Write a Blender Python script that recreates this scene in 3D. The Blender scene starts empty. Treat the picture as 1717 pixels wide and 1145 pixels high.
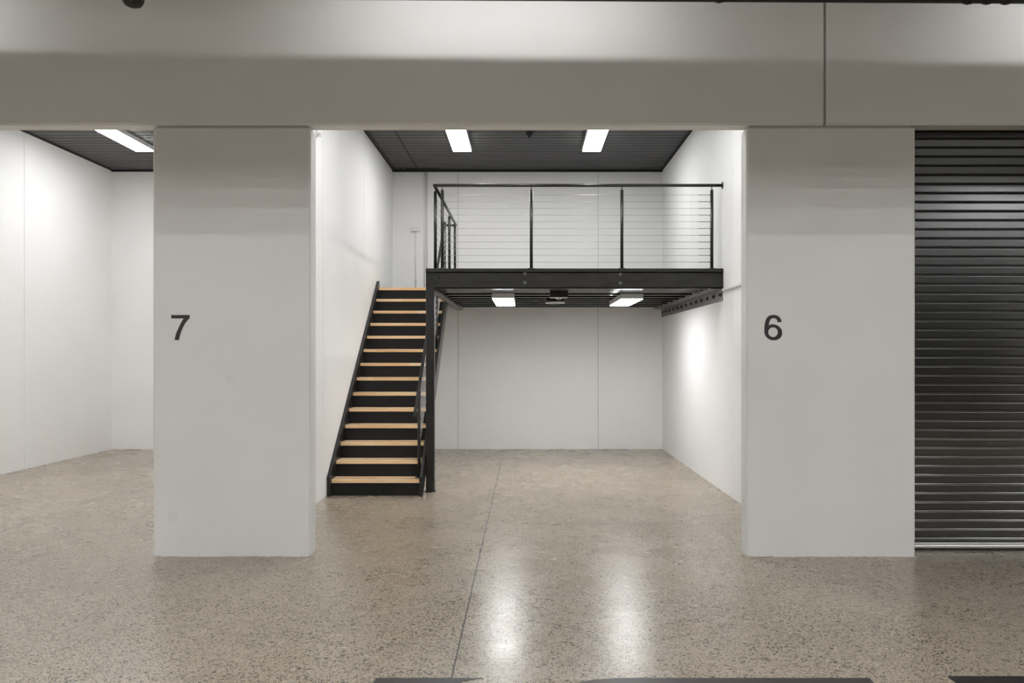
import bpy, bmesh, math, random
from mathutils import Vector, Matrix

random.seed(7)
S = bpy.context.scene
COL = S.collection

# ---------------------------------------------------------------- camera
EYE = 1.62
cam_d = bpy.data.cameras.new('camera')
cam_d.sensor_width = 36.0
cam_d.lens = 36.0 * 1340 / 1717
cam_d.shift_x = -23.5 / 1717
cam_d.shift_y = 20.5 / 1717
cam_d.clip_start = 0.05
cam_d.clip_end = 100
cam = bpy.data.objects.new('camera', cam_d)
cam.location = (0, 0, EYE)
cam.rotation_euler = (math.radians(90), 0, 0)
COL.objects.link(cam)
S.camera = cam

# ---------------------------------------------------------------- world, exposure
w = bpy.data.worlds.new('world')
S.world = w
w.use_nodes = True
w.node_tree.nodes['Background'].inputs[0].default_value = (0.9, 0.95, 1, 1)
w.node_tree.nodes['Background'].inputs[1].default_value = 0.02
S.view_settings.view_transform = 'Standard'
S.view_settings.look = 'None'
S.view_settings.gamma = 1
S.view_settings.exposure = 1.3
S.view_settings.use_curve_mapping = False
S.cycles.max_bounces = 12
S.cycles.diffuse_bounces = 8
S.cycles.glossy_bounces = 5
S.cycles.sample_clamp_indirect = 6

ROOM_LIGHT = 16.0        # ceiling lights inside the units
DECK_LIGHT = 12.3        # lights under the mezzanine
WALL_LIGHT = 17.5       # battens close to the front wall
PARK_LIGHT = 15.8        # unseen battens added over the driveway

# ---------------------------------------------------------------- materials
def mat(name, color, rough=0.5, metal=0.0, spec=0.5):
    m = bpy.data.materials.new(name)
    m.use_nodes = True
    b = m.node_tree.nodes['Principled BSDF']
    b.inputs['Base Color'].default_value = (*color, 1)
    b.inputs['Roughness'].default_value = rough
    b.inputs['Metallic'].default_value = metal
    b.inputs['Specular IOR Level'].default_value = spec
    return m

def nodes(m):
    return m.node_tree.nodes, m.node_tree.links, m.node_tree.nodes['Principled BSDF']

def N(ns, kind, **kw):
    n = ns.new(kind)
    for k, v in kw.items():
        setattr(n, k, v)
    return n

def ramp(ns, stops, interp='LINEAR'):
    r = ns.new('ShaderNodeValToRGB')
    r.color_ramp.interpolation = interp
    e = r.color_ramp.elements
    while len(e) < len(stops):
        e.new(0.5)
    for i, (p, c) in enumerate(stops):
        e[i].position = p
        e[i].color = (*c, 1) if len(c) == 3 else c
    return r

def mottled(name, c1, c2, scale, rough=0.5, metal=0.0, bump=0.0, bscale=60, stretch=(1, 1, 1), spec=0.5):
    m = mat(name, c1, rough, metal, spec)
    ns, ln, b = nodes(m)
    tc = N(ns, 'ShaderNodeTexCoord')
    mp = N(ns, 'ShaderNodeMapping')
    mp.inputs['Scale'].default_value = stretch
    ln.new(tc.outputs['Object'], mp.inputs['Vector'])
    n = N(ns, 'ShaderNodeTexNoise')
    n.inputs['Scale'].default_value = scale
    n.inputs['Detail'].default_value = 4
    ln.new(mp.outputs['Vector'], n.inputs['Vector'])
    r = ramp(ns, [(0.3, c1), (0.7, c2)])
    ln.new(n.outputs['Fac'], r.inputs['Fac'])
    ln.new(r.outputs['Color'], b.inputs['Base Color'])
    if bump:
        n2 = N(ns, 'ShaderNodeTexNoise')
        n2.inputs['Scale'].default_value = bscale
        ln.new(mp.outputs['Vector'], n2.inputs['Vector'])
        bp = N(ns, 'ShaderNodeBump')
        bp.inputs['Strength'].default_value = bump
        bp.inputs['Distance'].default_value = 0.004
        ln.new(n2.outputs['Fac'], bp.inputs['Height'])
        ln.new(bp.outputs['Normal'], b.inputs['Normal'])
    return m

def emit(name, color, strength):
    m = bpy.data.materials.new(name)
    m.use_nodes = True
    ns, ln = m.node_tree.nodes, m.node_tree.links
    ns.clear()
    e = N(ns, 'ShaderNodeEmission')
    e.inputs[0].default_value = (*color, 1)
    e.inputs[1].default_value = strength
    o = N(ns, 'ShaderNodeOutputMaterial')
    ln.new(e.outputs[0], o.inputs[0])
    return m

M = {}
M['wall'] = mottled('white_painted_concrete', (0.815, 0.81, 0.797), (0.84, 0.835, 0.825), 1.3, 0.6, bump=0.15, bscale=25, spec=0.3)
M['sealant'] = mat('joint_sealant', (0.42, 0.41, 0.39), 0.7)
M['pier'] = mottled('pale_grey_painted_concrete', (0.68, 0.674, 0.658), (0.72, 0.714, 0.70), 1.1, 0.55, bump=0.2, bscale=18, spec=0.35)
M['ceiling'] = mottled('charcoal_metal_ceiling', (0.066, 0.0655, 0.064), (0.082, 0.0815, 0.08), 2, 0.55)
M['ceiling_gap'] = mat('black_ceiling_seam', (0.012, 0.012, 0.012), 0.8)
M['park_ceiling'] = mottled('carpark_soffit', (0.55, 0.545, 0.53), (0.60, 0.595, 0.58), 2, 0.8)
M['dark_wall'] = mottled('dark_far_wall', (0.05, 0.05, 0.048), (0.07, 0.069, 0.066), 2, 0.8)
M['steel'] = mottled('charcoal_painted_steel', (0.012, 0.0118, 0.011), (0.018, 0.0175, 0.0165), 6, 0.3, spec=0.5)
M['beam'] = mottled('scuffed_charcoal_steel', (0.016, 0.0155, 0.0145), (0.034, 0.033, 0.0315), 4, 0.5, spec=0.35, stretch=(1, 4, 3))
M['greysteel'] = mottled('mid_grey_steel', (0.12, 0.118, 0.114), (0.16, 0.158, 0.152), 5, 0.35)
M['boltsteel'] = mat('zinc_bolt', (0.17, 0.167, 0.16), 0.35, 0.8)
M['purlin'] = mottled('satin_black_joist_steel', (0.012, 0.012, 0.0115), (0.02, 0.0195, 0.019), 5, 0.12, spec=1.0)
M['riser'] = mottled('blue_black_riser', (0.0075, 0.0085, 0.0095), (0.0115, 0.012, 0.013), 5, 0.5, spec=0.3)
M['black'] = mat('matt_black_plastic', (0.012, 0.012, 0.0115), 0.5)
M['chrome'] = mat('stainless_steel', (0.55, 0.55, 0.54), 0.25, 1.0)
M['wire'] = mat('stainless_wire', (0.36, 0.36, 0.35), 0.35, 0.8)
M['lit_wire'] = mat('lit_stainless_wire', (0.78, 0.78, 0.77), 0.35, 0.4)  # same stainless wire, its caught light put into a lighter colour
M['white'] = mat('white_plastic', (0.75, 0.745, 0.73), 0.4)
M['housing'] = mat('light_housing', (0.62, 0.62, 0.61), 0.4)
M['alu'] = mat('aluminium_rail', (0.62, 0.61, 0.60), 0.33, 0.85)
M['rubber'] = mat('black_rubber', (0.01, 0.01, 0.0095), 0.7)
M['shutter'] = mat('black_shutter_steel', (0.003, 0.003, 0.0028), 0.18, 0.0, 1.0)
M['digit'] = mat('black_vinyl', (0.011, 0.011, 0.010), 0.5)
M['paint'] = mottled('black_floor_paint', (0.016, 0.015, 0.014), (0.024, 0.022, 0.02), 12, 0.38)
M['room_lamp'] = emit('unit_lamp_glow', (0.99, 0.995, 1.0), ROOM_LIGHT)
M['deck_lamp'] = emit('deck_lamp_glow', (0.99, 0.995, 1.0), DECK_LIGHT)
M['wall_lamp'] = emit('driveway_batten_glow', (0.985, 0.99, 1.0), WALL_LIGHT)
M['unseen_park_lamp'] = emit('unseen_driveway_lamp_glow', (0.985, 0.99, 1.0), PARK_LIGHT)

# pale timber with finger jointed lengths
def wood():
    m = mat('pale_hardwood', (0.7, 0.5, 0.3), 0.42)
    ns, ln, b = nodes(m)
    tc = N(ns, 'ShaderNodeTexCoord')
    oi = N(ns, 'ShaderNodeObjectInfo')
    mp = N(ns, 'ShaderNodeMapping')
    mp.inputs['Scale'].default_value = (1.6, 26, 26)
    ln.new(tc.outputs['Object'], mp.inputs['Vector'])
    ad = N(ns, 'ShaderNodeVectorMath', operation='ADD')
    mu = N(ns, 'ShaderNodeVectorMath', operation='SCALE')
    mu.inputs['Scale'].default_value = 37
    cb = N(ns, 'ShaderNodeCombineXYZ')
    for i in range(3):
        ln.new(oi.outputs['Random'], cb.inputs[i])
    ln.new(cb.outputs[0], mu.inputs[0])
    ln.new(mp.outputs[0], ad.inputs[0])
    ln.new(mu.outputs[0], ad.inputs[1])
    n = N(ns, 'ShaderNodeTexNoise')
    n.inputs['Scale'].default_value = 2.2
    n.inputs['Detail'].default_value = 6
    n.inputs['Roughness'].default_value = 0.6
    ln.new(ad.outputs[0], n.inputs['Vector'])
    r = ramp(ns, [(0.25, (0.74, 0.49, 0.285)), (0.5, (0.91, 0.68, 0.43)), (0.75, (0.96, 0.80, 0.57))])
    ln.new(n.outputs['Fac'], r.inputs['Fac'])
    # board lengths
    mp2 = N(ns, 'ShaderNodeMapping')
    mp2.inputs['Scale'].default_value = (2.6, 9, 0.1)
    ln.new(tc.outputs['Object'], mp2.inputs['Vector'])
    ad2 = N(ns, 'ShaderNodeVectorMath', operation='ADD')
    ln.new(mp2.outputs[0], ad2.inputs[0])
    ln.new(mu.outputs[0], ad2.inputs[1])
    v = N(ns, 'ShaderNodeTexWhiteNoise', noise_dimensions='3D')
    fl = N(ns, 'ShaderNodeVectorMath', operation='FLOOR')
    ln.new(ad2.outputs[0], fl.inputs[0])
    ln.new(fl.outputs[0], v.inputs['Vector'])
    r2 = ramp(ns, [(0.0, (0.92, 0.80, 0.68)), (0.5, (1, 1, 1)), (1.0, (1.0, 0.90, 0.78))])
    ln.new(v.outputs['Value'], r2.inputs['Fac'])
    mx = N(ns, 'ShaderNodeMix', data_type='RGBA', blend_type='MULTIPLY')
    mx.inputs[0].default_value = 1
    ln.new(r.outputs['Color'], mx.inputs[6])
    ln.new(r2.outputs['Color'], mx.inputs[7])
    ln.new(mx.outputs[2], b.inputs['Base Color'])
    return m
M['wood'] = wood()

# polished concrete with exposed dark aggregate and saw cuts
def concrete_floor():
    m = mat('polished_aggregate_concrete', (0.4, 0.36, 0.3), 0.3)
    ns, ln, b = nodes(m)
    tc = N(ns, 'ShaderNodeTexCoord')
    P = tc.outputs['Object']

    def noise(scale, detail=3, rough=0.5, vec=P):
        n = N(ns, 'ShaderNodeTexNoise')
        n.inputs['Scale'].default_value = scale
        n.inputs['Detail'].default_value = detail
        n.inputs['Roughness'].default_value = rough
        ln.new(vec, n.inputs['Vector'])
        return n

    def math_(op, a, c, clamp=False):
        n = N(ns, 'ShaderNodeMath', operation=op)
        n.use_clamp = clamp
        for i, v in enumerate((a, c)):
            if isinstance(v, (int, float)):
                n.inputs[i].default_value = v
            else:
                ln.new(v, n.inputs[i])
        return n.outputs[0]

    def mix(f, a, c, blend='MIX'):
        n = N(ns, 'ShaderNodeMix', data_type='RGBA', blend_type=blend)
        for i, v in ((0, f), (6, a), (7, c)):
            if isinstance(v, (int, float)):
                n.inputs[i].default_value = v
            elif isinstance(v, tuple):
                n.inputs[i].default_value = (*v, 1)
            else:
                ln.new(v, n.inputs[i])
        return n.outputs[2]

    # trowel streaks run across the slab
    mp = N(ns, 'ShaderNodeMapping')
    mp.inputs['Scale'].default_value = (0.6, 0.7, 1)
    mp.inputs['Rotation'].default_value = (0, 0, 0.35)
    ln.new(P, mp.inputs['Vector'])
    patch = noise(1.1, 4, 0.55, mp.outputs[0])
    patch2 = noise(3.2, 3, 0.6, mp.outputs[0])
    dens = math_('ADD', math_('MULTIPLY', patch.outputs['Fac'], 0.75), math_('MULTIPLY', patch2.outputs['Fac'], 0.25))

    base = ramp(ns, [(0.3, (0.41, 0.35, 0.27)), (0.7, (0.485, 0.415, 0.325))])
    ln.new(patch2.outputs['Fac'], base.inputs['Fac'])
    fine = noise(260, 2, 0.6)
    fr = ramp(ns, [(0.3, (0.74, 0.73, 0.72)), (0.65, (1.06, 1.06, 1.06))])
    ln.new(fine.outputs['Fac'], fr.inputs['Fac'])
    col = mix(1.0, base.outputs['Color'], fr.outputs['Color'], 'MULTIPLY')

    # wobble for the chips
    wob = noise(55, 2)
    wv = N(ns, 'ShaderNodeVectorMath', operation='SCALE')
    wv.inputs['Scale'].default_value = 0.022
    ln.new(wob.outputs['Color'], wv.inputs[0])
    pv = N(ns, 'ShaderNodeVectorMath', operation='ADD')
    ln.new(P, pv.inputs[0])
    ln.new(wv.outputs[0], pv.inputs[1])

    for scale, lo, gain, radius in ((38, 0.40, 1.5, 0.31), (72, 0.20, 1.35, 0.38), (130, 0.12, 1.4, 0.42)):
        v = N(ns, 'ShaderNodeTexVoronoi', feature='F1')
        v.inputs['Scale'].default_value = scale
        ln.new(pv.outputs[0], v.inputs['Vector'])
        sp = N(ns, 'ShaderNodeSeparateColor')
        ln.new(v.outputs['Color'], sp.inputs[0])
        # share of cells that hold a dark chip, following the density
        share = math_('MULTIPLY', math_('SUBTRACT', dens, lo), gain, True)
        pick = math_('LESS_THAN', sp.outputs[0], share)
        size = math_('MULTIPLY', math_('ADD', sp.outputs[1], 0.5), radius)
        inside = math_('LESS_THAN', v.outputs['Distance'], size)
        mask = math_('MULTIPLY', pick, inside)
        tone = ramp(ns, [(0.0, (0.03, 0.024, 0.016)), (0.6, (0.085, 0.070, 0.048)), (1.0, (0.21, 0.175, 0.125))])
        ln.new(sp.outputs[2], tone.inputs['Fac'])
        col = mix(mask, col, tone.outputs['Color'])

    # saw cuts
    sx = N(ns, 'ShaderNodeSeparateXYZ')
    ln.new(P, sx.inputs[0])
    def band(sock, at, half):
        return math_('LESS_THAN', math_('ABSOLUTE', math_('SUBTRACT', sock, at), 0), half)
    X, Y = sx.outputs[0], sx.outputs[1]
    col = mix(math_('MULTIPLY', band(X, -0.372, 0.0045), 1.0), col, (0.03, 0.026, 0.02))
    inroom = math_('GREATER_THAN', X, -1.6)
    col = mix(math_('MULTIPLY', math_('MULTIPLY', band(Y, 7.617, 0.006), inroom), 0.85), col, (0.06, 0.05, 0.04))
    col = mix(math_('MULTIPLY', band(X, -4.77, 0.005), 0.8), col, (0.08, 0.07, 0.055))
    # tyre scuffs, short arcs of dark rubber
    for cx_, cy_, radii, side in ((0.56, 5.36, (0.13, 0.165, 0.20), 1), (-0.36, 5.25, (0.30, 0.325), 1), (-0.10, 4.30, (0.55,), 1)):
        d = N(ns, 'ShaderNodeVectorMath', operation='DISTANCE')
        d.inputs[1].default_value = (cx_, cy_, 0)
        ln.new(P, d.inputs[0])
        for rad in radii:
            k_ = math_('MULTIPLY', band(d.outputs['Value'], rad, 0.006), math_('GREATER_THAN', X, cx_ + 0.02))
            k_ = math_('MULTIPLY', math_('MULTIPLY', k_, wob.outputs['Fac']), 0.8)
            col = mix(k_, col, (0.09, 0.08, 0.065))
    ln.new(col, b.inputs['Base Color'])

    rr = ramp(ns, [(0.3, (0.245,) * 3), (0.7, (0.305,) * 3)])
    ln.new(patch2.outputs['Fac'], rr.inputs['Fac'])
    ln.new(rr.outputs['Color'], b.inputs['Roughness'])
    bp = N(ns, 'ShaderNodeBump')
    bp.inputs['Strength'].default_value = 0.12
    bp.inputs['Distance'].default_value = 0.002
    ln.new(noise(40, 2).outputs['Fac'], bp.inputs['Height'])
    ln.new(bp.outputs['Normal'], b.inputs['Normal'])
    b.inputs['Specular IOR Level'].default_value = 0.55
    return m
M['shutter'].node_tree.nodes['Principled BSDF'].inputs['IOR'].default_value = 1.65
M['floor'] = concrete_floor()

# pier paint with two faint round patches (touched-up fixings)
def patched_pier():
    m = M['pier'].copy()
    m.name = 'patched_grey_painted_concrete'
    ns, ln, b = nodes(m)
    src = b.inputs['Base Color'].links[0].from_socket
    tc = N(ns, 'ShaderNodeTexCoord')
    prev = src
    for c, r in (((-2.82, 6.384, 0.315), 0.045), ((-2.37, 6.384, 1.42), 0.038)):
        d = N(ns, 'ShaderNodeVectorMath', operation='DISTANCE')
        d.inputs[1].default_value = c
        ln.new(tc.outputs['Object'], d.inputs[0])
        mr = N(ns, 'ShaderNodeMapRange')
        mr.inputs['From Min'].default_value = r
        mr.inputs['From Max'].default_value = r * 0.85
        mr.inputs['To Max'].default_value = 0.12
        ln.new(d.outputs['Value'], mr.inputs['Value'])
        mx = N(ns, 'ShaderNodeMix', data_type='RGBA')
        mx.inputs[7].default_value = (0.42, 0.415, 0.40, 1)
        ln.new(mr.outputs[0], mx.inputs[0])
        ln.new(prev, mx.inputs[6])
        prev = mx.outputs[2]
    ln.new(prev, b.inputs['Base Color'])
    return m
M['pier_patched'] = patched_pier()

# ---------------------------------------------------------------- mesh helpers
class MB:
    def __init__(self):
        self.bm = bmesh.new()
        self.mi = 0

    def _tag(self, faces):
        for f in faces:
            f.material_index = self.mi

    def box(self, x0, x1, y0, y1, z0, z1, bev=0.0):
        r = bmesh.ops.create_cube(self.bm, size=1)
        vs = r['verts']
        for v in vs:
            v.co = Vector(((x0 + x1) / 2 + v.co.x * (x1 - x0), (y0 + y1) / 2 + v.co.y * (y1 - y0), (z0 + z1) / 2 + v.co.z * (z1 - z0)))
        fs = {f for v in vs for f in v.link_faces}
        self._tag(fs)
        if bev:
            es = {e for v in vs for e in v.link_edges}
            rr = bmesh.ops.bevel(self.bm, geom=list(es), offset=bev, segments=2, affect='EDGES', profile=0.5)
            self._tag(rr['faces'])
        return self

    def tube(self, a, b, r, seg=14, r2=None):
        a, b = Vector(a), Vector(b)
        d = b - a
        m = Matrix.Translation((a + b) / 2) @ d.to_track_quat('Z', 'Y').to_matrix().to_4x4()
        rr = bmesh.ops.create_cone(self.bm, cap_ends=True, segments=seg, radius1=r, radius2=r if r2 is None else r2, depth=d.length, matrix=m)
        fs = {f for v in rr['verts'] for f in v.link_faces}
        self._tag(fs)
        for f in fs:
            if len(f.verts) == 4:
                f.smooth = True
        return self

    def path(self, pts, r, seg=14):
        for i in range(len(pts) - 1):
            self.tube(pts[i], pts[i + 1], r, seg)
        for p in pts[1:-1]:
            self.ball(p, r * 1.0, 12)
        return self

    def ball(self, c, r, seg=16, sz=1.0):
        rr = bmesh.ops.create_uvsphere(self.bm, u_segments=seg, v_segments=max(6, seg // 2), radius=r,
                                       matrix=Matrix.Translation(c) @ Matrix.Diagonal((1, 1, sz, 1)))
        fs = {f for v in rr['verts'] for f in v.link_faces}
        self._tag(fs)
        for f in fs:
            f.smooth = True
        return self

    def prism_x(self, poly, x0, x1):
        """extrude a (y, z) polygon along x"""
        a = [self.bm.verts.new((x0, y, z)) for y, z in poly]
        b = [self.bm.verts.new((x1, y, z)) for y, z in poly]
        n = len(poly)
        fs = [self.bm.faces.new(a), self.bm.faces.new(b[::-1])]
        for i in range(n):
            j = (i + 1) % n
            fs.append(self.bm.faces.new((a[j], a[i], b[i], b[j])))
        self._tag(fs)
        return self

    def lathe(self, c, prof, seg=32):
        """profile of (radius, z) about the vertical through c"""
        rings = []
        for r, z in prof:
            rings.append([self.bm.verts.new((c[0] + r * math.cos(t), c[1] + r * math.sin(t), c[2] + z))
                          for t in (2 * math.pi * k / seg for k in range(seg))])
        fs = []
        for p, q in zip(rings, rings[1:]):
            for k in range(seg):
                l = (k + 1) % seg
                f = self.bm.faces.new((p[k], p[l], q[l], q[k]))
                f.smooth = True
                fs.append(f)
        fs.append(self.bm.faces.new(rings[0][::-1]))
        fs.append(self.bm.faces.new(rings[-1]))
        self._tag(fs)
        return self

    def build(self, name, mats, parent=None, origin=None):
        bmesh.ops.recalc_face_normals(self.bm, faces=self.bm.faces)
        o0 = Vector(origin) if origin else Vector((0, 0, 0))
        pw = Vector((0, 0, 0))
        p = parent
        while p is not None:
            pw += p.location
            p = p.parent
        if origin is None and parent is not None:
            o0 = pw.copy()
        bmesh.ops.translate(self.bm, verts=self.bm.verts, vec=-o0)
        me = bpy.data.meshes.new(name)
        self.bm.to_mesh(me)
        self.bm.free()
        for x in (mats if isinstance(mats, (list, tuple)) else [mats]):
            me.materials.append(x)
        o = bpy.data.objects.new(name, me)
        COL.objects.link(o)
        o.parent = parent
        o.location = o0 - pw if parent is not None else o0
        return o

def tag(o, label=None, cat=None, group=None, kind=None):
    for k, v in (('label', label), ('category', cat), ('group', group), ('kind', kind)):
        if v:
            o[k] = v
    return o

def thing(name, label, cat, loc=(0, 0, 0), group=None):
    o = bpy.data.objects.new(name, None)
    COL.objects.link(o)
    o.location = loc
    o.empty_display_size = 0.1
    return tag(o, label, cat, group)

def copy_tree(o, parent=None):
    c = o.copy()
    COL.objects.link(c)
    c.parent = parent
    for ch in list(o.children):
        copy_tree(ch, c)
    return c

def struct(name, mb, m, label=None, origin=None):
    o = mb.build(name, m, origin=origin)
    return tag(o, label, kind='structure')

# ---------------------------------------------------------------- dimensions (metres; Y is distance from the camera)
WF, WB = 6.384, 6.556          # front and back of the front precast panels
BACK = 13.563                  # back wall of the units
CEIL = 4.737                   # ceiling of the units
XL, XR = -2.262, 2.312         # side walls of the middle unit
X7 = -7.023                    # outer side wall of the unit on the left
HEAD = 3.449                   # underside of the front beam
PARK_C = 5.15                  # carpark ceiling

# ---------------------------------------------------------------- setting
struct('floor', MB().box(-12, 12, -6, BACK + 0.2, -0.15, 0), M['floor'], 'polished concrete floor with dark aggregate and saw cuts')

def panel_wall_x(name, x0, x1, joints, label, side):
    """side wall in panels; joints are y positions, side +1: visible face is x1, -1: visible face is x0"""
    mb = MB()
    ys = [WB] + joints + [BACK]
    for a, b in zip(ys, ys[1:]):
        mb.box(x0, x1, a + (0.004 if a != WB else 0), b - (0.004 if b != BACK else 0), 0, CEIL, 0.003)
    mb.mi = 1
    for j in joints:
        mb.box(x0 + 0.01, x1 - 0.006, j - 0.006, j + 0.006, 0, CEIL)
    return struct(name, mb, [M['wall'], M['sealant']], label)

panel_wall_x('wall_left', XL - 0.17, XL, [8.88, 11.17], 'white wall between the left unit and the stair', 1)
panel_wall_x('wall_right', XR, XR + 0.17, [8.95, 11.22], 'white side wall beside the mezzanine', -1)
panel_wall_x('wall_far_left', X7 - 0.17, X7, [8.9, 11.19], 'white outer wall of the unit on the left', 1)

mb = MB()
xs = [X7 - 0.17, -4.9, -3.53, -1.70, -1.154, 1.224, XR + 0.17]
for a, b in zip(xs, xs[1:]):
    mb.box(a + 0.004, b - 0.004, BACK, BACK + 0.15, 0, CEIL + 0.05, 0.003)
mb.mi = 1
for j in xs[1:-1]:
    mb.box(j - 0.006, j + 0.006, BACK + 0.005, BACK + 0.14, 0, CEIL)
struct('wall_back', mb, [M['wall'], M['sealant']], 'white rear wall of the units')

# ribbed metal ceiling: flat pans with narrow raised grooves
def ribbed_ceiling(name, x0, x1, label):
    mb = MB()
    p = 0.152
    y = WB
    poly = []
    while y < BACK:
        y2 = min(y + p, BACK)
        poly += [(y, CEIL), (y2 - 0.03, CEIL), (y2 - 0.026, CEIL + 0.03), (y2 - 0.004, CEIL + 0.03)]
        y = y2
    poly += [(BACK, CEIL), (BACK, CEIL + 0.2), (WB, CEIL + 0.2)]
    mb.prism_x(poly, x0, x1)
    return struct(name, mb, M['ceiling'], label)
ribbed_ceiling('ceiling', XL, XR, 'charcoal ribbed metal ceiling over the mezzanine')
ribbed_ceiling('ceiling_left', X7, XL - 0.17, 'charcoal ribbed metal ceiling of the left unit')

# black edge trims where ceiling meets wall
def edge_trim(name, boxes, label):
    mb = MB()
    for b in boxes:
        mb.box(*b)
    return struct(name, mb, M['ceiling_gap'], label)
g = 0.035
edge_trim('trim_1', [(XL, XL + 0.02, WB, BACK, CEIL - 0.012, CEIL), (XL + 0.045, XL + 0.06, WB, BACK, CEIL - 0.006, CEIL),
                     (XR - 0.035, XR, WB, BACK, CEIL - 0.02, CEIL), (XL, XR, BACK - 0.05, BACK, CEIL - 0.035, CEIL)],
          'black seal around the edge of the middle ceiling')
edge_trim('trim_2', [(X7, X7 + 0.035, WB, BACK, CEIL - 0.02, CEIL), (X7, XL - 0.17, BACK - 0.05, BACK, CEIL - 0.03, CEIL)],
          'black seal around the edge of the left ceiling')
# lap joint in the sheeting
edge_trim('trim_3', [(-1.838, -1.823, WB, BACK - 0.06, CEIL - 0.006, CEIL)], 'dark lap seam running along the middle ceiling')
# expanding foam smear over the conduits
mb = MB()
for k in range(26):
    x = -1.70 + random.gauss(0, 0.16)
    mb.ball((x, BACK - 0.03 - random.random() * 0.07, CEIL - 0.012 + random.random() * 0.01), 0.02 + random.random() * 0.022, 8, 0.6)
for k in range(60):
    x = -1.7 + random.random() * 4.0
    mb.ball((x, BACK - 0.045, CEIL - 0.028 + random.random() * 0.012), 0.008 + random.random() * 0.012, 8, 0.8)
struct('trim_4', mb, M['ceiling_gap'], 'rough black sealant along the rear edge of the ceiling')

# front precast panels
def ragged(o, amp=0.004):
    """paint and concrete are slightly ragged where the panel meets the slab"""
    return o

def pier(name, x0, x1, m, label):
    mb = MB()
    # main body with chamfered vertical edges, as a vertical prism
    c = 0.014
    pts = [(x0 + c, WF), (x1 - c, WF), (x1, WF + c), (x1, WB - c), (x1 - c, WB), (x0 + c, WB), (x0, WB - c), (x0, WF + c)]
    zs = [0.0, 0.012, HEAD - 0.03, HEAD - 0.024]
    sc = [-0.003, 0, 0, -0.006]
    rings = []
    cx, cy = (x0 + x1) / 2, (WF + WB) / 2
    for z, s in zip(zs, sc):
        ring = []
        for x, y in pts:
            ring.append(mb.bm.verts.new((x + s * (1 if x > cx else -1), y + s * (1 if y > cy else -1), z)))
        rings.append(ring)
    for p, q in zip(rings, rings[1:]):
        for k in range(8):
            l = (k + 1) % 8
            mb.bm.faces.new((p[k], p[l], q[l], q[k]))
    mb.bm.faces.new(rings[-1])
    mb.bm.faces.new(rings[0][::-1])
    # recessed packing between pier and beam
    mb.mi = 1
    mb.box(x0 + 0.03, x1 - 0.03, WF + 0.02, WB - 0.02, HEAD - 0.026, HEAD + 0.002)
    # ragged mortar bead at the slab
    mb.mi = 0
    rnd = random.Random(int(x0 * 100))
    x = x0 + 0.02
    while x < x1 - 0.03:
        l = 0.02 + rnd.random() * 0.09
        if rnd.random() < 0.6:
            mb.box(x, min(x + l, x1 - 0.01), WF - 0.002 - rnd.random() * 0.005, WF + 0.01, 0, 0.002 + rnd.random() * 0.007)
        x += l
    return struct(name, mb, [m, M['sealant']], label)

pier('wall_front_left', -2.983, -1.722, M['pier_patched'], 'pale grey concrete pier carrying the number seven')
pier('wall_front_right', 1.762, 3.112, M['pier'], 'pale grey concrete pier carrying the number six')
pier('wall_front_far_left', -7.8, -6.5, M['pier'], 'pale grey concrete pier at the outer side of the left unit')
pier('wall_front_far_right', 6.6, 7.95, M['pier'], 'pale grey concrete pier beyond the roller door')

def lintel(name, x0, x1, label):
    mb = MB()
    c = 0.016
    prof = [(WF, HEAD + c), (WF + c, HEAD), (WB - c, HEAD), (WB, HEAD + c), (WB, PARK_C), (WF, PARK_C)]
    mb.prism_x(prof, x0 + 0.011, x1 - 0.011)
    mb.mi = 1
    mb.box(x1 - 0.012, x1 + 0.012, WF + 0.018, WB, HEAD + 0.01, PARK_C)
    return struct(name, mb, [M['pier'], M['sealant']], label)
lintel('wall_front_beam', -7.2, 2.387, 'deep grey concrete beam over the left and middle openings')
lintel('wall_front_beam_right', 2.387, 7.2, 'deep grey concrete beam over the roller door')
for nm, x0, x1 in (('wall_front_outer_left', -12, -7.2), ('wall_front_outer_right', 7.2, 12)):
    mb = MB()
    mb.box(x0, x1, WF + 0.001, WB, HEAD - 0.02, PARK_C)
    if x0 < 0:
        mb.box(x0, -7.8, WF + 0.001, WB, 0, HEAD - 0.02)
    else:
        mb.box(7.95, x1, WF + 0.001, WB, 0, HEAD - 0.02)
    struct(nm, mb, M['pier'], 'pale grey concrete wall further along the driveway')

# the driveway side of the building
struct('ceiling_driveway', MB().box(-12, 12, -6, WF + 0.001, PARK_C, PARK_C + 0.2), M['park_ceiling'], 'grey concrete soffit over the driveway')
struct('wall_opposite', MB().box(-12, 12, -6.2, -6, 0, PARK_C), M['dark_wall'], 'dark grey wall on the far side of the driveway')
struct('wall_driveway_left', MB().box(-12.2, -12, -6, WF, 0, PARK_C), M['pier'], 'grey end wall of the driveway')
struct('wall_driveway_right', MB().box(12, 12.2, -6, WF, 0, PARK_C), M['pier'], 'grey end wall of the driveway opposite the other')
struct('wall_shutter_unit', MB().box(XR + 0.17, 7.3, WB + 0.6, WB + 0.7, 0, 3.9), M['black'], 'dark interior behind the roller door')

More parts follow.
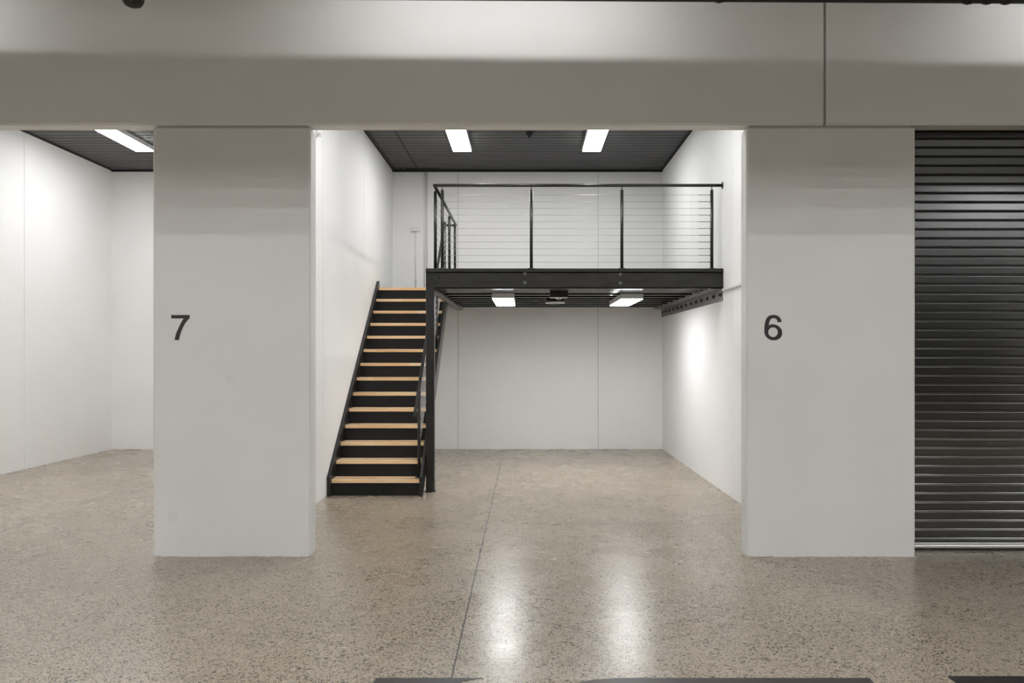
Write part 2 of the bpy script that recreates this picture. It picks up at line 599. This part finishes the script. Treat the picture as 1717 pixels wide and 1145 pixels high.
# ---------------------------------------------------------------- roller door
rd = thing('roller_door', 'black ribbed steel roller door, fully closed, beside the number six pier', 'roller door', (4.855, WB + 0.03, 0))
mb = MB()
prof = []
y0 = WB + 0.03
pitch = 0.0749
z = 0.064
zr = 0.0925
prof.append((y0, z))
while zr < 3.75:
    for q in range(9):                     # rounded shoulder
        t = math.radians(q * 9)
        prof.append((y0 + 0.012 * (1 - math.cos(t)), zr - 0.008 + 0.012 * math.sin(t)))
    prof += [(y0 + 0.012, zr + 0.013), (y0 + 0.003, zr + 0.0145), (y0, zr + 0.018)]
    zr += pitch
top = zr
prof += [(y0, top)]
back = [(y + 0.004, z) for y, z in prof][::-1]
mb.prism_x(prof + back, 3.0, 6.7)
mb.build('curtain', M['shutter'], rd)
mb = MB()
mb.box(3.0, 6.7, y0 - 0.004, y0 + 0.03, 0.044, 0.064, 0.003)
mb.box(3.0, 6.7, y0 - 0.018, y0 + 0.03, 0.02, 0.046, 0.006)
tag(mb.build('bottom_rail', M['alu'], rd), 'bright aluminium bottom rail')
mb = MB()
mb.box(3.0, 6.7, y0 - 0.008, y0 + 0.02, 0.0, 0.022, 0.003)
mb.build('weather_seal', M['rubber'], rd)

# ---------------------------------------------------------------- unit numbers
def digit(name, splines, x, z, h, label):
    cu = bpy.data.curves.new(name, 'CURVE')
    cu.dimensions = '2D'
    cu.fill_mode = 'BOTH'
    cu.extrude = 0.0008
    s = h / 480.0
    for pts, smooth in splines:
        sp = cu.splines.new('BEZIER' if smooth else 'POLY')
        if smooth:
            sp.bezier_points.add(len(pts) - 1)
            for q, (a, b, kind) in zip(sp.bezier_points, pts):
                q.co = (a * s, -b * s, 0)
                q.handle_left_type = q.handle_right_type = kind
        sp.use_cyclic_u = True
        sp.resolution_u = 10
    tmp = bpy.data.objects.new('tmp', cu)
    COL.objects.link(tmp)
    bpy.context.view_layer.update()
    me = bpy.data.meshes.new_from_object(tmp.evaluated_get(bpy.context.evaluated_depsgraph_get()))
    bpy.data.objects.remove(tmp)
    bpy.data.curves.remove(cu)
    me.name = name
    me.materials.clear()
    me.materials.append(M['digit'])
    o = bpy.data.objects.new(name, me)
    COL.objects.link(o)
    o.location = (x, WF - 0.0012, z)
    o.rotation_euler = (math.radians(90), 0, 0)
    return tag(o, label, 'number')
V, A = 'VECTOR', 'AUTO'
k = WF / 1340
seven = [([(0, 0, V), (353, 0, V), (353, 58, V), (275, 150, A), (207, 280, A), (165, 405, A), (148, 480, V),
           (65, 480, V), (90, 368, A), (145, 238, A), (205, 118, A), (240, 66, V), (0, 66, V)], True)]
digit('unit_number', seven, (287.2 - 882) * k, EYE + (593 - 528.1) * k, 42 * k, 'black number seven on the grey pier between the left and middle openings')
six = [([(0, 318, A), (1, 240, A), (20, 120, A), (65, 35, A), (135, 2, A), (200, 1, A), (268, 24, A), (315, 78, A), (330, 136, V),
         (252, 139, V), (240, 95, A), (205, 67, A), (165, 62, A), (125, 80, A), (100, 125, A), (84, 196, V),
         (120, 182, A), (178, 179, A), (245, 198, A), (305, 245, A), (336, 300, A), (340, 345, A), (325, 410, A), (275, 460, A),
         (215, 480, A), (165, 483, A), (95, 465, A), (35, 415, A), (5, 360, A)], True),
       ([(165, 238, A), (228, 262, A), (256, 328, A), (230, 395, A), (166, 422, A), (102, 395, A), (76, 330, A), (102, 264, A)], True)]
digit('unit_number', six, (1281.6 - 882) * k, EYE + (593 - 528.1) * k, 42 * k, 'black number six on the grey pier beside the roller door')

# ---------------------------------------------------------------- staircase
RISE, GOING, NT = 0.187, 0.227, 14
SY = 9.10                                  # nose of the first tread
SX0, SX1 = -2.222, -1.21
st = thing('staircase', 'straight black steel staircase with pale timber treads climbing beside the white wall', 'staircase', ((SX0 + SX1) / 2, SY, 0))
for n in range(1, NT + 1):
    yn = SY + GOING * (n - 1)
    zt = RISE * n
    last = n == NT
    mb = MB()
    d = 0.262 if not last else 0.30
    mb.box(SX0 + 0.004, SX1 - 0.004, yn, yn + 0.118, zt - 0.04, zt, 0.003)
    mb.box(SX0 + 0.004, SX1 - 0.004, yn + 0.12, yn + d, zt - 0.04, zt, 0.003)
    t = mb.build('tread', M['wood'], st, origin=((SX0 + SX1) / 2, yn, zt))
    mb = MB()
    mb.box(SX0 + 0.01, SX1 - 0.01, yn + 0.040, yn + 0.052, zt - 0.001, zt + 0.0025)
    mb.build('grip_strip', M['rubber'], t)
    mb = MB()
    mb.box(SX0, SX1, yn + 0.02, yn + 0.028, zt - RISE + (0.001 if n == 1 else 0), zt - 0.041)
    mb.build('riser', M['riser'], st)

slope = RISE / GOING
def stringer(x0, x1, flange_dir, name='stringer'):
    mb = MB()
    yb = SY - 0.035
    top0 = 0.218
    yt = SY + GOING * (NT - 1) + 0.05
    ztop = top0 + slope * (yt - yb)
    dep = 0.295
    ye = yt + 0.24
    zbot_e = ztop - 0.0 - dep + slope * (ye - yt)
    y_floor = yb + (dep - top0) / slope
    poly = [(yb, 0), (yb, top0), (yt, ztop), (yt + 0.03, ztop), (yt + 0.03, RISE * NT - 0.005), (ye, RISE * NT - 0.005), (ye, zbot_e), (y_floor, 0)]
    mb.prism_x(poly, x0, x1)
    fx0, fx1 = (x0 - 0.024, x0) if flange_dir > 0 else (x0 - 0.02, x0)
    tf = 0.012
    # top and bottom flanges follow the pitch
    mb.prism_x([(yb, top0 - tf * 1.3), (yb, top0), (yt, ztop), (yt, ztop - tf * 1.3)], fx0, fx1)
    mb.prism_x([(y_floor, 0), (y_floor - 0.02, 0.0), (y_floor - 0.02 , 0.006), (ye, zbot_e + tf * 1.3), (ye, zbot_e)], fx0, fx1)
    mb.prism_x([(yb, 0), (yb, top0), (yb + tf, top0), (yb + tf, 0)], fx0, fx1)
    # tread cleats and their bolts, on the stair side
    for n in range(1, NT + 1):
        yn = SY + GOING * (n - 1)
        zt = RISE * n - 0.04
        if flange_dir < 0:
            mb.box(x1, x1 + 0.03, yn + 0.03, yn + 0.2, zt - 0.005, zt)
            mb.box(x1, x1 + 0.005, yn + 0.03, yn + 0.2, zt - 0.04, zt)
        else:
            mb.box(x0 - 0.03, x0, yn + 0.03, yn + 0.2, zt - 0.005, zt)
            mb.box(x0 - 0.005, x0, yn + 0.03, yn + 0.2, zt - 0.04, zt)
    return mb.build(name, M['steel'], st)
stringer(XL + 0.022, SX0, -1)
stringer(SX1 + 0.024, SX1 + 0.032, 1)

# ---------------------------------------------------------------- mezzanine platform
MF = 9.357                     # front face of the platform
TOP, BOT = 2.618, 2.388
PX0, PX1 = -1.173, -1.075      # front post
mz = thing('mezzanine_platform', 'black steel mezzanine platform carried by one post and the white side wall', 'mezzanine', (0.6, MF, 0))
mb = MB()
mb.box(PX0, PX1, MF, MF + 0.1, 0.012, TOP - 0.045, 0.006)
mb.build('post', M['steel'], mz)
mb = MB()
mb.box(PX0 - 0.012, PX1 + 0.012, MF - 0.012, MF + 0.112, 0, 0.012, 0.002)
mb.build('base_plate', M['steel'], mz)
# deck boards (with the landing behind the stair top)
mb = MB()
mb.box(PX0 - 0.002, XR - 0.002, MF - 0.008, BACK - 0.004, TOP - 0.042, TOP, 0.003)
mb.box(XL + 0.004, PX0 - 0.004, SY + GOING * (NT - 1) + 0.305, BACK - 0.004, TOP - 0.042, TOP)
mb.build('deck', M['beam'], mz)
# front channel
mb = MB()
mb.box(PX1, XR - 0.006, MF, MF + 0.01, BOT, TOP - 0.043)
mb.box(PX1, XR - 0.006, MF, MF + 0.08, BOT, BOT + 0.009)
mb.box(PX1, XR - 0.006, MF, MF + 0.08, TOP - 0.053, TOP - 0.043)
mb.build('front_beam', M['beam'], mz)
for xx, zz in ((-1.03, 0.105), (-1.03, 0.05), (-0.014, 0.125), (-0.014, 0.02), (1.104, 0.118), (1.104, 0.014), (2.262, 0.095), (2.262, 0.035)):
    mb = MB()
    zc = BOT + 0.045 + zz
    mb.tube((xx, MF - 0.003, zc), (xx, MF, zc), 0.021, 20)
    mb.tube((xx, MF - 0.014, zc), (xx, MF - 0.003, zc), 0.0125, 6)
    mb.build('bolt', M['boltsteel'] if abs(xx) < 1.2 and xx > -1 else M['steel'], mz)
# joists
j = 0
y = MF + 0.14
while y < BACK - 0.16:
    mb = MB()
    mb.box(-1.055, 2.165, y, y + 0.006, BOT, TOP - 0.043)
    mb.box(-1.055, 2.165, y, y + 0.15, BOT, BOT + 0.005)
    mb.box(-1.055, 2.165, y + 0.144, y + 0.15, BOT + 0.004, TOP - 0.043)
    mb.box(-1.055, 2.165, y, y + 0.068, TOP - 0.048, TOP - 0.043)
    mb.build('joist', M['purlin'], mz)
    y += 0.232 if j < 2 else 0.452
    j += 1
# side channel over the stair
mb = MB()
mb.box(-1.155, -1.147, MF + 0.1, BACK - 0.003, 2.36, TOP - 0.043)
mb.box(-1.155, -1.062, MF + 0.1, BACK - 0.003, 2.36, 2.369)
mb.box(-1.155, -1.062, MF + 0.1, BACK - 0.003, TOP - 0.052, TOP - 0.043)
tag(mb.build('side_beam', M['greysteel'], mz), 'mid grey side channel over the stair')
# ledger angle on the wall
mb = MB()
mb.box(2.17, XR - 0.001, MF + 0.02, BACK - 0.003, 2.376, 2.386)
mb.box(XR - 0.012, XR - 0.001, MF + 0.02, BACK - 0.003, 2.24, 2.376)
lg = mb.build('ledger', M['greysteel'], mz)
tag(lg, 'mid grey steel angle bolted along the wall')
for i in range(13):
    yy = MF + 0.09 + i * (BACK - MF - 0.2) / 12
    mb = MB()
    mb.tube((XR - 0.016, yy, 2.315), (XR - 0.012, yy, 2.315), 0.026, 16)
    mb.tube((XR - 0.032, yy, 2.315), (XR - 0.016, yy, 2.315), 0.016, 6)
    mb.build('bolt', M['black'], lg)

# ---------------------------------------------------------------- mezzanine railing
RT = 3.60
ry = MF + 0.045
rx = -1.078
rl = thing('mezzanine_railing', 'black handrail with wire infill around the open edges of the mezzanine', 'railing', (0.6, ry, TOP))
def rail_post(x, y, top, base, parent):
    mb = MB()
    mb.tube((x, y, base + 0.008), (x, y, top - 0.045), 0.0185, 18)
    mb.tube((x, y, top - 0.045), (x, y, top - 0.04), 0.0185, 18, 0.012)
    p = mb.build('post', M['steel'], parent)
    mb = MB()
    mb.tube((x, y, top - 0.042), (x, y, top - 0.005), 0.006, 12)
    mb.build('pin', M['steel'], p)
    mb = MB()
    mb.lathe((x, y, base), [(0.0, 0.0), (0.045, 0.0), (0.045, 0.006), (0.022, 0.012), (0.0, 0.012)])
    mb.build('base_plate', M['steel'], p)
    return p
FP = [-0.985, 0.062, 1.128, 2.186]
for x in FP:
    rail_post(x, ry, RT - 0.012, TOP, rl)
SIDE = [9.50, 11.24, 12.12]
for y in SIDE:
    rail_post(rx, y, RT - 0.012, TOP, rl)
mb = MB()
mb.path([(XR - 0.004, ry, RT), (rx, ry, RT), (rx, 12.33, RT), (-1.235, 12.33, RT)], 0.0185, 18)
mb.build('handrail', M['steel'], rl)
mb = MB()
mb.tube((XR - 0.008, ry, RT), (XR - 0.001, ry, RT), 0.042, 24)
mb.build('wall_flange', M['steel'], rl)
for i in range(11):
    zz = 2.698 + i * 0.0790
    mb = MB()
    mb.tube((FP[0], ry, zz), (FP[-1], ry, zz), 0.0019, 8)
    tag(mb.build('wire', M['wire'], rl), 'thin stainless wire')
    mb = MB()
    mb.tube((FP[-1] - 0.16, ry, zz), (FP[-1] - 0.015, ry, zz), 0.0036, 8)
    mb.tube((FP[-1] - 0.028, ry, zz), (FP[-1] - 0.015, ry, zz), 0.006, 8)
    mb.build('tensioner', M['greysteel'], rl)
    mb = MB()
    mb.tube((rx, SIDE[0], zz), (rx, SIDE[-1], zz), 0.0019, 8)
    tag(mb.build('wire', M['wire'], rl), 'thin stainless wire')

# ---------------------------------------------------------------- stair railing
sx = -1.235
sr = thing('stair_railing', 'black sloping handrail with wires up the open side of the staircase', 'railing', (sx, SY + 0.1, RISE))
def tread_z(y):
    return RISE * (int((y - SY) / GOING) + 1)
posts = [9.235, 11.02, 12.12]
P0 = Vector((sx, 8.86, 0.935))
P1 = Vector((sx, 12.10, 0.935 + slope * 3.24))
def line_z(y):
    return P0.z + slope * (y - P0.y)
for y in posts:
    rail_post(sx, y, line_z(y) - 0.012, tread_z(y), sr)
mb = MB()
mb.path([P0, P1, Vector((sx, 12.33, RT))], 0.0185, 18)
mb.ball(P0, 0.0185, 14)
mb.build('handrail', M['steel'], sr)
for i in range(8):
    off = 0.16 + i * 0.079
    mb = MB()
    for a, b in ((posts[0], posts[-1]),):
        mb.tube((sx, a, line_z(a) - off), (sx, b, line_z(b) - off), 0.0028, 8)
    tag(mb.build('wire', M['lit_wire'], sr), 'stainless wire, coloured lighter for the light it catches')

# ---------------------------------------------------------------- ceiling lights
def ceiling_light(x0, x1, y0, y1, z1, h, lampmat, label, cat='light', group=None):
    t = thing('ceiling_light', label, cat, ((x0 + x1) / 2, (y0 + y1) / 2, z1 - h), group)
    mb = MB()
    mb.box(x0 - 0.008, x1 + 0.008, y0 - 0.012, y1 + 0.012, z1 - h + 0.012, z1, 0.004)
    mb.build('housing', M['housing'], t)
    mb = MB()
    mb.box(x0, x1, y0, y1, z1 - h, z1 - h + 0.03, 0.006)
    mb.build('diffuser', lampmat, t)
    return t
GR = 'flat panel lights on the charcoal ceilings'
ceiling_light(-1.095, -0.825, 10.80, 12.03, CEIL, 0.075, M['room_lamp'], 'glowing ceiling panel above the mezzanine, the one nearer the staircase', group=GR)
ceiling_light(0.852, 1.122, 10.80, 12.03, CEIL, 0.075, M['room_lamp'], 'glowing ceiling panel above the mezzanine, the one nearer the number six pier', group=GR)
ceiling_light(-5.87, -5.60, 10.80, 12.03, CEIL, 0.075, M['room_lamp'], 'glowing ceiling panel in the left unit, partly behind the number seven pier', group=GR)
ceiling_light(-3.92, -3.65, 10.80, 12.03, CEIL, 0.075, M['room_lamp'], 'glowing ceiling panel in the left unit hidden behind the number seven pier', group=GR)
# front pair of each unit, hidden behind the beam
for x0, lb in ((-1.095, 'glowing ceiling panel just behind the beam, nearer the staircase side'), (0.852, 'glowing ceiling panel just behind the beam, nearer the number six pier'),
               (-5.87, 'glowing ceiling panel just behind the beam in the left unit, outer one'), (-3.92, 'glowing ceiling panel just behind the beam in the left unit, inner one')):
    ceiling_light(x0, x0 + 0.27, 7.6, 8.83, CEIL, 0.075, M['room_lamp'], lb, group=GR)
GD = 'flat panel lights under the mezzanine'
ceiling_light(-0.425, -0.16, 10.12, 11.6, BOT - 0.001, 0.078, M['deck_lamp'], 'glowing panel light under the mezzanine, the one nearer the staircase', group=GD)
ceiling_light(1.22, 1.487, 10.2, 11.6, BOT - 0.001, 0.078, M['deck_lamp'], 'glowing panel light under the mezzanine, the one nearer the wall angle', group=GD)

# driveway battens above the services
def batten(x0, x1, y, z, lampmat, label, wd=0.06, group='battens over the driveway'):
    t = thing('batten_light', label, 'light', ((x0 + x1) / 2, y, z), group)
    mb = MB()
    mb.box(x0, x1, y - wd / 2, y + wd / 2, z + 0.01, z + 0.06, 0.005)
    mb.build('housing', M['housing'], t)
    for s in (x0 + 0.15, x1 - 0.15):
        mb = MB()
        mb.tube((s, y, z + 0.06), (s, y, PARK_C), 0.004, 8)
        mb.build('hanger', M['chrome'], t)
    mb = MB()
    mb.box(x0 + 0.01, x1 - 0.01, y - wd / 2 + 0.004, y + wd / 2 - 0.004, z - 0.012, z + 0.01, 0.004)
    mb.build('diffuser', lampmat, t)
    return t
for x, lb in ((-5.6, 'lit batten near the front beam over the left unit'), (-0.25, 'lit batten near the front beam over the middle unit'),
              (5.0, 'lit batten near the front beam over the roller door')):
    batten(x - 1.2, x + 1.2, WF - 0.775, 4.65, M['wall_lamp'], lb)
for x in (-10, -6, -2, 2, 6, 10):  # unseen rows, added to soften pier shading and give the shutter reflections
    for y in (0.2, -0.9, -2.2, -3.4, -4.8):
        batten(x - 1.2, x + 1.2, y, 4.85, M['unseen_park_lamp'], 'unseen lit batten added over the middle of the driveway', 0.13)

# ---------------------------------------------------------------- services
# cable tray above the frame, between battens and wall
mb = MB()
ty0, ty1, tz = WF - 1.02, WF - 0.487, 4.335
mb.box(-11.9, 11.9, ty0, ty1, tz, tz + 0.004)
mb.box(-11.9, 11.9, ty0, ty0 + 0.004, tz, tz + 0.06)
mb.box(-11.9, 11.9, ty1 - 0.004, ty1, tz, tz + 0.02)
for i in range(12):
    x = -11 + i * 2
    mb.tube((x, ty0 + 0.01, tz), (x, ty0 + 0.01, PARK_C - 0.002), 0.005, 8)
    mb.tube((x, ty1 - 0.01, tz), (x, ty1 - 0.01, PARK_C - 0.002), 0.005, 8)
tag(mb.build('cable_tray', M['black']), 'black cable tray hung over the driveway in front of the beam', 'cable tray')

# unseen beam, added to keep driveway light off the upper front wall
struct('added_shade_beam', MB().box(-12, 12, 3.85, 4.2, 3.50, PARK_C, 0.01), M['pier'], 'unseen concrete beam added under the driveway soffit to shade the front wall')

# black pipe with cable ties near the beam
py_ = 5.97
def pz(x):
    return 4.27 - 0.0058 * (x - 3.8) + 0.0
pr = thing('service_pipe', 'black pipe along the top of the grey beam with cables tied to it', 'pipe', (1.0, py_, pz(1.0)))
mb = MB()
mb.tube((-11.5, py_, pz(-11.5)), (11.5, py_, pz(11.5)), 0.035, 20)
mb.build('pipe', M['black'], pr)
for x in (1.42, 3.28, 3.42, 3.56, 3.92, 4.02, 4.12):
    mb = MB()
    for s in range(3):
        xx = x + s * 0.02
        mb.tube((xx, py_, pz(xx)), (xx + 0.01, py_, pz(xx)), 0.041 + 0.003 * (s % 2), 20)
    mb.build('cable_tie', M['black'], pr)
# round black pendant fitting at the pipe end
DY = 5.7
px_ = (223 - 882) * DY / 1340
mb = MB()
zb = EYE + (593 - 12.5) * DY / 1340
mb.lathe((px_, DY, zb), [(0.0, 0.0), (0.03, 0.004), (0.055, 0.016), (0.072, 0.04), (0.078, 0.075), (0.078, 0.12), (0.05, 0.15), (0.0, 0.16)], 32)
mb.lathe((px_ + 0.012, DY - 0.015, zb + 0.012), [(0.0, 0.0), (0.03, -0.004), (0.042, 0.004), (0.05, 0.02), (0.05, 0.05), (0.0, 0.05)], 32)
mb.tube((px_, DY, zb + 0.15), (px_, DY, 4.328), 0.012, 12)
tag(mb.build('camera_dome', M['black']), 'round black dome fitting hanging at the top of the beam above the left opening', 'fitting')

# heat detector on the ceiling
mb = MB()
mb.lathe((0.05, 11.27, CEIL), [(0.0, 0.0), (0.058, 0.0), (0.058, -0.02), (0.05, -0.035), (0.03, -0.045), (0.028, -0.062), (0.018, -0.07), (0.0, -0.07)][::-1])
tag(mb.build('smoke_detector', M['black']), 'small round black detector on the charcoal ceiling between the two lights', 'detector')

# fittings under the deck
eb = thing('emergency_light', 'black box fitting with a clear lens under the mezzanine between the two lights', 'light', (0.41, 10.3, BOT - 0.05))
mb = MB()
mb.box(0.305, 0.535, 10.13, 10.3, BOT - 0.05, BOT - 0.001, 0.004)
mb.build('housing', M['black'], eb)
mb = MB()
mb.box(0.31, 0.53, 10.125, 10.305, BOT - 0.056, BOT - 0.05, 0.002)
mb.build('trim', M['housing'], eb)
mb = MB()
mb.ball((0.42, 10.22, BOT - 0.056), 0.04, 20, 0.6)
mb.build('lens', M['chrome'], eb)
wd_ = thing('smoke_detector', 'wide round detector with a pale rim under the mezzanine, behind the black box fitting', 'detector', (0.42, 11.5, BOT))
mb = MB()
mb.lathe((0.42, 11.5, BOT), [(0.0, -0.05), (0.06, -0.05), (0.12, -0.035), (0.13, -0.02), (0.13, -0.001), (0.0, -0.001)], 36)
mb.build('body', M['black'], wd_)
mb = MB()
mb.lathe((0.42, 11.5, BOT), [(0.118, -0.05), (0.136, -0.046), (0.14, -0.03), (0.134, -0.026), (0.122, -0.034)], 36)
mb.build('rim', M['housing'], wd_)

# ---------------------------------------------------------------- wall fittings
sw = thing('wall_socket', 'white double switch box on the rear wall above the stair top', 'socket', (-1.873, BACK, 3.73))
mb = MB()
zc = EYE + (593 - 383.5) * BACK / 1340
xc = (697 - 882) * BACK / 1340
mb.box(xc - 0.07, xc + 0.07, BACK - 0.05, BACK, zc - 0.048, zc + 0.048, 0.006)
mb.build('box', M['white'], sw)
for dx in (-0.028, 0.028):
    mb = MB()
    mb.box(xc + dx - 0.012, xc + dx + 0.012, BACK - 0.056, BACK - 0.049, zc - 0.015, zc + 0.018, 0.002)
    mb.build('switch', M['housing'], sw)
mb = MB()
mb.tube((xc, BACK - 0.013, TOP), (xc, BACK - 0.013, zc - 0.04), 0.0095, 12)
for zz in (TOP + 0.25, zc - 0.14):
    mb.box(xc - 0.028, xc + 0.028, BACK - 0.02, BACK, zz - 0.009, zz + 0.009, 0.002)
tag(mb.build('conduit', M['white']), 'thin white conduit dropping from the switch box to the landing', 'conduit')
for i, x in enumerate((-1.722, -1.675)):
    mb = MB()
    mb.tube((x, BACK - 0.013, TOP), (x, BACK - 0.013, CEIL - 0.03), 0.009, 12)
    tag(mb.build('conduit', M['white']), ('white conduit running floor to ceiling on the rear wall, nearer the switch box',
        'white conduit running floor to ceiling on the rear wall, farther from the switch box')[i], 'conduit', group='full height conduits on the rear wall')
# trunking on the side wall
mb = MB()
mb.box(XR - 0.025, XR - 0.001, 6.7, MF - 0.02, 2.352, 2.378, 0.003)
tag(mb.build('cable_duct', M['white']), 'slim white cable duct on the side wall leading to the mezzanine corner', 'cable duct')
# movement sensor behind the pier head
sn = thing('movement_sensor', 'small white sensor at the top of the stair wall just behind the beam', 'sensor', (XL, 8.5, 3.9))
ys_ = 8.63
mb = MB()
mb.box(XL, XL + 0.02, ys_ - 0.03, ys_ + 0.03, 3.97, 4.03, 0.004)
mb.tube((XL + 0.02, ys_, 4.0), (XL + 0.04, ys_ - 0.02, 3.985), 0.01, 10)
mb.build('bracket', M['white'], sn)
mb = MB()
mb.box(XL + 0.035, XL + 0.055, ys_ - 0.045, ys_, 3.955, 4.0, 0.008)
mb.build('head', M['housing'], sn)

# ---------------------------------------------------------------- painted floor marks
def flat(poly, name, label, arc=None):
    mb = MB()
    a = [mb.bm.verts.new((x, y, 0.0004)) for x, y in poly]
    b = [mb.bm.verts.new((x, y, 0.0022)) for x, y in poly]
    n = len(poly)
    mb.bm.faces.new(a[::-1])
    mb.bm.faces.new(b)
    for i in range(n):
        jn = (i + 1) % n
        mb.bm.faces.new((a[i], a[jn], b[jn], b[i]))
    return tag(mb.build(name, M['paint']), label, 'floor marking')
YM = 3.99
arc = [(-0.215, YM), (-0.28, 3.965), (-0.33, 3.94), (-0.40, 3.88), (-0.46, 3.78), (-0.48, 3.6)]
flat([(-0.75, 3.2), (-0.75, YM)] + arc + [(-0.48, 3.2)], 'floor_marking', 'short black painted mark on the concrete crossed by the saw cut')
arc = [(0.15, 3.6), (0.18, 3.82), (0.25, 3.93), (0.34, 3.97), (0.46, 3.99)]
flat([(0.15, 3.2)] + arc + [(1.712, YM), (1.712, 3.2)], 'floor_marking', 'long black painted mark on the concrete in front of the bright light reflections')
flat([(2.115, 3.2), (2.115, 4.012), (4.6, 4.012), (4.6, 3.2)], 'floor_marking', 'black painted mark on the concrete in front of the roller door')
